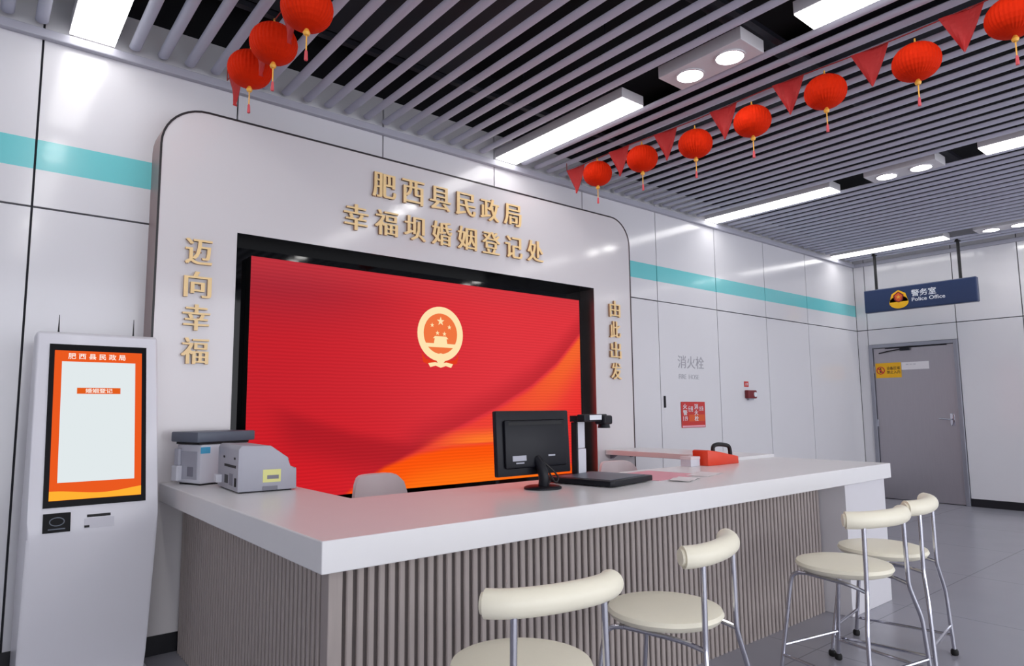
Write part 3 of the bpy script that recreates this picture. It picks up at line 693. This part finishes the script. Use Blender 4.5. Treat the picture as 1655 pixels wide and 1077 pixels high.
lathe(bm, [(0.035, 0.275), (0.03, 0.3)], 18, c=(0.195, 0.095, 0)); obj('arm', bm, M['blackp'], dc)
bm = BM(); box(bm, 0.03, 0.148, 0.0785, 0.08, 0.322, 0.348); part_label(obj('arm_label', bm, M['wlet'], dc), 'white label on the arm')
def sheet(name, label, x, y, w, d, rz, m, lift=0.0, curl=0.0):
    bm = BM(); n = 10
    for f_ in (0.0, 0.0012):
        pass
    top = [[bm.verts.new((-w / 2 + w * i / n, -d / 2 + d * j / 2, 0.002 + lift + curl * (0.5 + 0.5 * math.sin(i * 1.1 + j)))) for j in range(3)] for i in range(n + 1)]
    bot = [[bm.verts.new((v.co.x, v.co.y, v.co.z - 0.0015)) for v in r_] for r_ in top]
    for i in range(n):
        for j in range(2):
            bm.faces.new((top[i][j], top[i + 1][j], top[i + 1][j + 1], top[i][j + 1])); bm.faces.new((bot[i][j + 1], bot[i + 1][j + 1], bot[i + 1][j], bot[i][j]))
    for i in range(n):
        bm.faces.new((top[i][0], bot[i][0], bot[i + 1][0], top[i + 1][0])); bm.faces.new((top[i + 1][2], bot[i + 1][2], bot[i][2], top[i][2]))
    for i in (0, n):
        for j in range(2): bm.faces.new((top[i][j], top[i][j + 1], bot[i][j + 1], bot[i][j]))
    o = obj(name, bm, m, None, loc=(x, y, HC), smooth=True); o.rotation_euler = (0, 0, rz); return tag(o, label, 'paper')
sheet('paper_sheet', 'large pink paper sheet on the counter right of the document camera', 3.08, -1.77, 0.46, 0.36, 0.1, M['pink'])
sheet('paper_sheet', 'white sheet with a wavy edge, nearest the counter front beyond the document camera', 3.02, -2.02, 0.22, 0.12, 0.35, M['paper'], 0.0, 0.005)
sheet('paper_sheet', 'small pale sheet lying flat, between the wavy white sheet and the orange case', 3.34, -1.93, 0.26, 0.13, 0.25, M['paper'], 0.0, 0.002)
oc = thing('tool_case', 'orange-red wedge-shaped case with a black handle at the back edge of the counter', 'case', (4.0, -1.575, HC))
bm = BM(); prism(bm, [(-0.18, 0.0), (-0.18, 0.098), (-0.165, 0.104), (-0.03, 0.085), (0.18, 0.05), (0.185, 0.0)], XZ, -0.06, 0.06, bev=0.006); obj('body', bm, M['orange'], oc, smooth=True)
bm = BM(); tube(bm, smooth_path([(-0.03, 0, 0.08), (-0.025, 0, 0.118), (0.02, 0, 0.132), (0.11, 0, 0.126), (0.165, 0, 0.108), (0.178, 0, 0.045)], 5), 0.014, 10); part_label(obj('handle', bm, M['blackm'], oc, smooth=True), 'black carry handle')
wb = thing('paper_box', 'small pale box standing left of the orange case', 'box', (3.745, -1.55, HC))
obj('carton', B(-0.05, 0.05, -0.04, 0.04, 0, 0.06, bev=0.003), M['whitep'], wb); obj('lid', B(-0.052, 0.052, -0.042, 0.042, 0.045, 0.064, bev=0.003), M['shell'], wb)

# ------------------------------------------------------------------ staff chairs behind the counter
def staff_chair(label, x, y, rz, top):
    t = thing('office_chair', label, 'chair', (x, y, 0), rz)
    bm = BM(); rows = []
    for j in range(9):                                    # curved shell back
        v = j / 8; z = 0.48 + (top - 0.48) * v; hw = 0.205 * (1 - 0.16 * max(0, (v - 0.5) / 0.5) ** 1.6); yb = 0.16 + 0.07 * v
        rows.append([(hw * s, yb - 0.07 * (abs(s) ** 2.2), z - 0.05 * (abs(s) ** 7) * v) for s in [-1 + 2 * i / 12 for i in range(13)]])
    fr = [[bm.verts.new(p) for p in r_] for r_ in rows]; bk = [[bm.verts.new((p[0] * 1.02, p[1] + 0.022, p[2] + (0.006 if j == 8 else 0))) for p in r_] for j, r_ in enumerate(rows)]
    for j in range(8):
        for i in range(12):
            bm.faces.new((fr[j][i], fr[j][i + 1], fr[j + 1][i + 1], fr[j + 1][i])); bm.faces.new((bk[j][i], bk[j + 1][i], bk[j + 1][i + 1], bk[j][i + 1]))
        bm.faces.new((fr[j][0], fr[j + 1][0], bk[j + 1][0], bk[j][0])); bm.faces.new((fr[j][12], bk[j][12], bk[j + 1][12], fr[j + 1][12]))
    for i in range(12):
        bm.faces.new((fr[8][i], fr[8][i + 1], bk[8][i + 1], bk[8][i])); bm.faces.new((fr[0][i], bk[0][i], bk[0][i + 1], fr[0][i + 1]))
    obj('backrest', bm, M['shell'], t, smooth=True)
    obj('seat', B(-0.22, 0.22, -0.22, 0.2, 0.44, 0.48, bev=0.018), M['shell'], t, smooth=True)
    bm = BM(); tube(bm, [(0, 0, 0.07), (0, 0, 0.44)], 0.025, 12); obj('post', bm, M['chrome'], t, smooth=True)
    for k in range(5):
        a = 2 * PI * k / 5; bm = BM(); tube(bm, [(0, 0, 0.09), (0.25 * math.cos(a), 0.25 * math.sin(a), 0.055)], 0.018, 8)
        lg = obj('leg', bm, M['chrome'], t); bm = BM(); lathe(bm, [(0, -0.024), (0.02, -0.018), (0.027, 0), (0.02, 0.018), (0, 0.024)], 12, c=(0.25 * math.cos(a), 0.25 * math.sin(a), 0.0275)); obj('castor', bm, M['rubber'], lg, smooth=True)
    return t
staff_chair('pale shell chair whose rounded back shows in front of the red screen behind the counter', 1.98, -0.78, math.radians(6), 0.895)
staff_chair('pale shell chair partly hidden behind the document camera base', 4.02, -0.82, math.radians(-12), 0.86)

# ------------------------------------------------------------------ bar stools
def stool(label, x, y, rz):
    t = thing('bar_stool', label, 'stool', (x, y, 0), rz, 'cream bar stools along the counter')
    SH = 0.54
    bm = BM(); lathe(bm, [(0.0, SH - 0.034), (0.172, SH - 0.034), (0.200, SH - 0.024), (0.212, SH - 0.006), (0.206, SH + 0.008), (0.178, SH + 0.016), (0.1, SH + 0.02), (0.0, SH + 0.021)], 44)
    obj('seat', bm, M['cream'], t, smooth=True)
    # curved roll backrest, open towards the seat
    pts = []
    for k in range(17):
        a = -1 + 2 * k / 16
        pts.append((0.212 * math.sin(a * 1.1) / math.sin(1.1), -0.222 + 0.062 * (abs(a) ** 2.2), 0.782))
    bm = BM(); tube(bm, pts, 0.038, 20, roundcap=False)
    bmesh.ops.bevel(bm, geom=[e for e in bm.edges if any(len(f_.verts) > 4 for f_ in e.link_faces)], offset=0.01, segments=2, affect='EDGES')
    obj('backrest', bm, M['cream'], t, smooth=True)
    rr = 0.0098
    for s in (-1, 1):
        bm = BM()
        path = [(s * 0.145, -0.212, 0.772), (s * 0.147, -0.212, 0.66), (s * 0.15, -0.212, 0.54), (s * 0.153, -0.213, 0.47), (s * 0.168, -0.22, 0.415), (s * 0.193, -0.232, 0.335), (s * 0.202, -0.237, 0.27), (s * 0.218, -0.25, 0.018)]
        tube(bm, smooth_path(path, 4), rr, 10)
        lg = obj('leg', bm, M['chrome'], t, smooth=True)
        bm = BM(); lathe(bm, [(0, 0.0), (0.014, 0.0), (0.018, 0.006), (0.018, 0.022), (0.013, 0.03), (0, 0.03)], 14, c=(s * 0.218, -0.25, 0)); obj('rubber_foot', bm, M['rubber'], lg, smooth=True)
        bm = BM(); tube(bm, smooth_path([(s * 0.153, -0.212, 0.474), (s * 0.153, -0.13, 0.489), (s * 0.15, 0.0, 0.493), (s * 0.152, 0.1, 0.495)], 4), 0.009, 8)
        obj('seat_rail', bm, M['chrome'], t, smooth=True)
        bm = BM(); tube(bm, smooth_path([(s * 0.152, 0.09, 0.496), (s * 0.165, 0.135, 0.488), (s * 0.176, 0.158, 0.45), (s * 0.190, 0.18, 0.28), (s * 0.212, 0.212, 0.018)], 5), rr, 10)
        lg = obj('leg', bm, M['chrome'], t, smooth=True)
        bm = BM(); lathe(bm, [(0, 0.0), (0.014, 0.0), (0.018, 0.006), (0.018, 0.022), (0.013, 0.03), (0, 0.03)], 14, c=(s * 0.212, 0.212, 0)); obj('rubber_foot', bm, M['rubber'], lg, smooth=True)
        bm = BM(); tube(bm, [(s * 0.206, 0.203, 0.10), (s * 0.213, -0.246, 0.10)], 0.0075, 8); obj('footrest', bm, M['chrome'], t, smooth=True)
    for y_, z_, w_ in ((0.198, 0.145, 0.202), (-0.243, 0.145, 0.21)):
        bm = BM(); tube(bm, [(-w_, y_, z_), (w_, y_, z_)], 0.0075, 8); obj('footrest', bm, M['chrome'], t, smooth=True)
    return t
ST = stool('cream bar stool nearest the viewer, its seat cut by the bottom edge of the photo', 1.312, -2.67, math.radians(-10))
dup(ST, 'second cream bar stool from the left, in front of the fluted counter', (2.075, -2.60, 0), math.radians(13))
dup(ST, 'cream bar stool third from the left, overlapping the farthest stool', (3.30, -2.705, 0), math.radians(-11))
dup(ST, 'cream bar stool farthest from the viewer, by the white end leg', (3.815, -2.675, 0), math.radians(8))

# ------------------------------------------------------------------ lanterns and pennants
def lantern_proto(label, loc):
    t = thing('paper_lantern', label, 'lantern', loc, 0, 'red paper lanterns')
    bm = BM(); n = 12; prof = []
    for k in range(n + 1):
        a = -PI / 2 + PI * k / n
        prof.append((max(0.012, 0.118 * math.cos(a) ** 0.85), -0.105 + 0.098 * math.sin(a)))
    lathe(bm, prof, 72, flute=0.03); obj('shade', bm, M['lantern'], t)
    bm = BM(); lathe(bm, [(0.016, -0.012), (0.016, 0.0), (0.005, 0.012), (0.004, 0.03)], 12); obj('cap', bm, M['tgold'], t, smooth=True)
    bm = BM(); lathe(bm, [(0.0, -0.238), (0.012, -0.233), (0.017, -0.222), (0.012, -0.211), (0.008, -0.203), (0.0, -0.198)], 14); part_label(obj('bead', bm, M['tgold'], t, smooth=True), 'gold bead')
    bm = BM(); tube(bm, [(0, 0, -0.235), (0, 0, -0.31)], 0.0035, 6); ts = obj('tassel_cord', bm, M['tgold'], t)
    bm = BM(); lathe(bm, [(0.003, -0.303), (0.007, -0.312), (0.009, -0.352), (0.008, -0.354)], 10, flute=0.2); obj('tassel', bm, M['tassel'], ts)
    return t
def pennant_mesh():
    bm = BM(); n = 8; W2 = 0.098; H2 = 0.225
    rows = []
    for j in range(n + 1):
        v = j / n; w = W2 * (1 - v) + 0.003
        rows.append([(0.012 * math.sin(3 * v + i * 0.8), w * (i / 3 - 1), -H2 * v) for i in range(7)])
    fr = [[bm.verts.new(p) for p in r_] for r_ in rows]; bk = [[bm.verts.new((p[0] + 0.002, p[1], p[2])) for p in r_] for r_ in rows]
    for j in range(n):
        for i in range(6):
            bm.faces.new((fr[j][i], fr[j][i + 1], fr[j + 1][i + 1], fr[j + 1][i])); bm.faces.new((bk[j][i], bk[j + 1][i], bk[j + 1][i + 1], bk[j][i + 1]))
        bm.faces.new((fr[j][0], fr[j + 1][0], bk[j + 1][0], bk[j][0])); bm.faces.new((fr[j][6], bk[j][6], bk[j + 1][6], fr[j + 1][6]))
    for i in range(6):
        bm.faces.new((fr[0][i], bk[0][i], bk[0][i + 1], fr[0][i + 1])); bm.faces.new((fr[n][i], fr[n][i + 1], bk[n][i + 1], bk[n][i]))
    return bm
def cord_line(name, label, x, y0, y1, z, sag):
    pts = []; N = 40
    for k in range(N + 1):
        y = y0 + (y1 - y0) * k / N; pts.append((x, y, z(y)))
    pts = [(x, y0, ZS + 0.01)] + pts + [(x, y1, ZS + 0.01)]
    bm = BM(); tube(bm, pts, 0.0035, 6); return tag(obj(name, bm, M['cord']), label, 'string')
ordn = ['first', 'second', 'third', 'fourth', 'fifth', 'sixth', 'seventh', 'eighth']
rx = 3.90; ry = [-0.653, -1.112, -1.584, -2.021, -2.497, -2.985, -3.415]
rz_ = [3.315, 3.30, 3.262, 3.272, 3.285, 3.262, 3.31]
py = [-0.41, -0.888, -1.336, -1.815, -2.275, -2.757, -3.205]
def zc_r(y): return 3.318 + 0.006 * math.sin(y * 5)
cord_line('garland_cord', 'thin red cord of the right-hand lantern string below the ceiling baffles', rx, -0.30, -3.75, zc_r, 0)
proto = lantern_proto('red paper lantern on the right-hand string, first out from the wall', (rx, ry[0], rz_[0] - 0.02))
for i in range(1, 7):
    lab = 'red paper lantern on the right-hand string, %s out from the wall' % ordn[i]
    if i == 6: lab = 'red paper lantern cut by the right edge of the photo'
    dup(proto, lab, (rx, ry[i], rz_[i] - 0.02), 0.4 * i)
pn = obj('pennant', pennant_mesh(), M['pennant'], loc=(rx, py[0], zc_r(py[0]) + 0.002)); tag(pn, 'triangular red pennant on the right-hand string, first out from the wall', 'pennant', 'red pennants')
for i in range(1, 7):
    p = pn.copy(); COL.objects.link(p); p.location = (rx, py[i], zc_r(py[i]) + 0.002)
    p['label'] = 'triangular red pennant on the right-hand string, %s out from the wall' % ordn[i]
lx = 1.1
cord_line('garland_cord', 'thin red cord of the left lantern string above the kiosk side of the display wall', lx, -0.25, -1.9, lambda y: 3.262, 0)
for i, (y, z, lab) in enumerate(((-0.672, 3.258, 'lowest of the three red paper lanterns on the left string, nearest the wall'), (-1.035, 3.24, 'middle one of the three red paper lanterns on the left string'), (-1.46, 3.215, 'red paper lantern on the left string cut by the top edge of the photo'))):
    dup(proto, lab, (lx, y, z), 0.3 * i)
for y, lab in ((-0.42, 'triangular red pennant on the left string, beside the wall under the lowest lantern'), (-0.855, 'triangular red pennant half hidden between the lowest and middle lanterns on the left string'), (-1.25, 'triangular red pennant between the middle and topmost lanterns on the left string')):
    p = pn.copy(); COL.objects.link(p); p.location = (lx, y, 3.264); p['label'] = lab
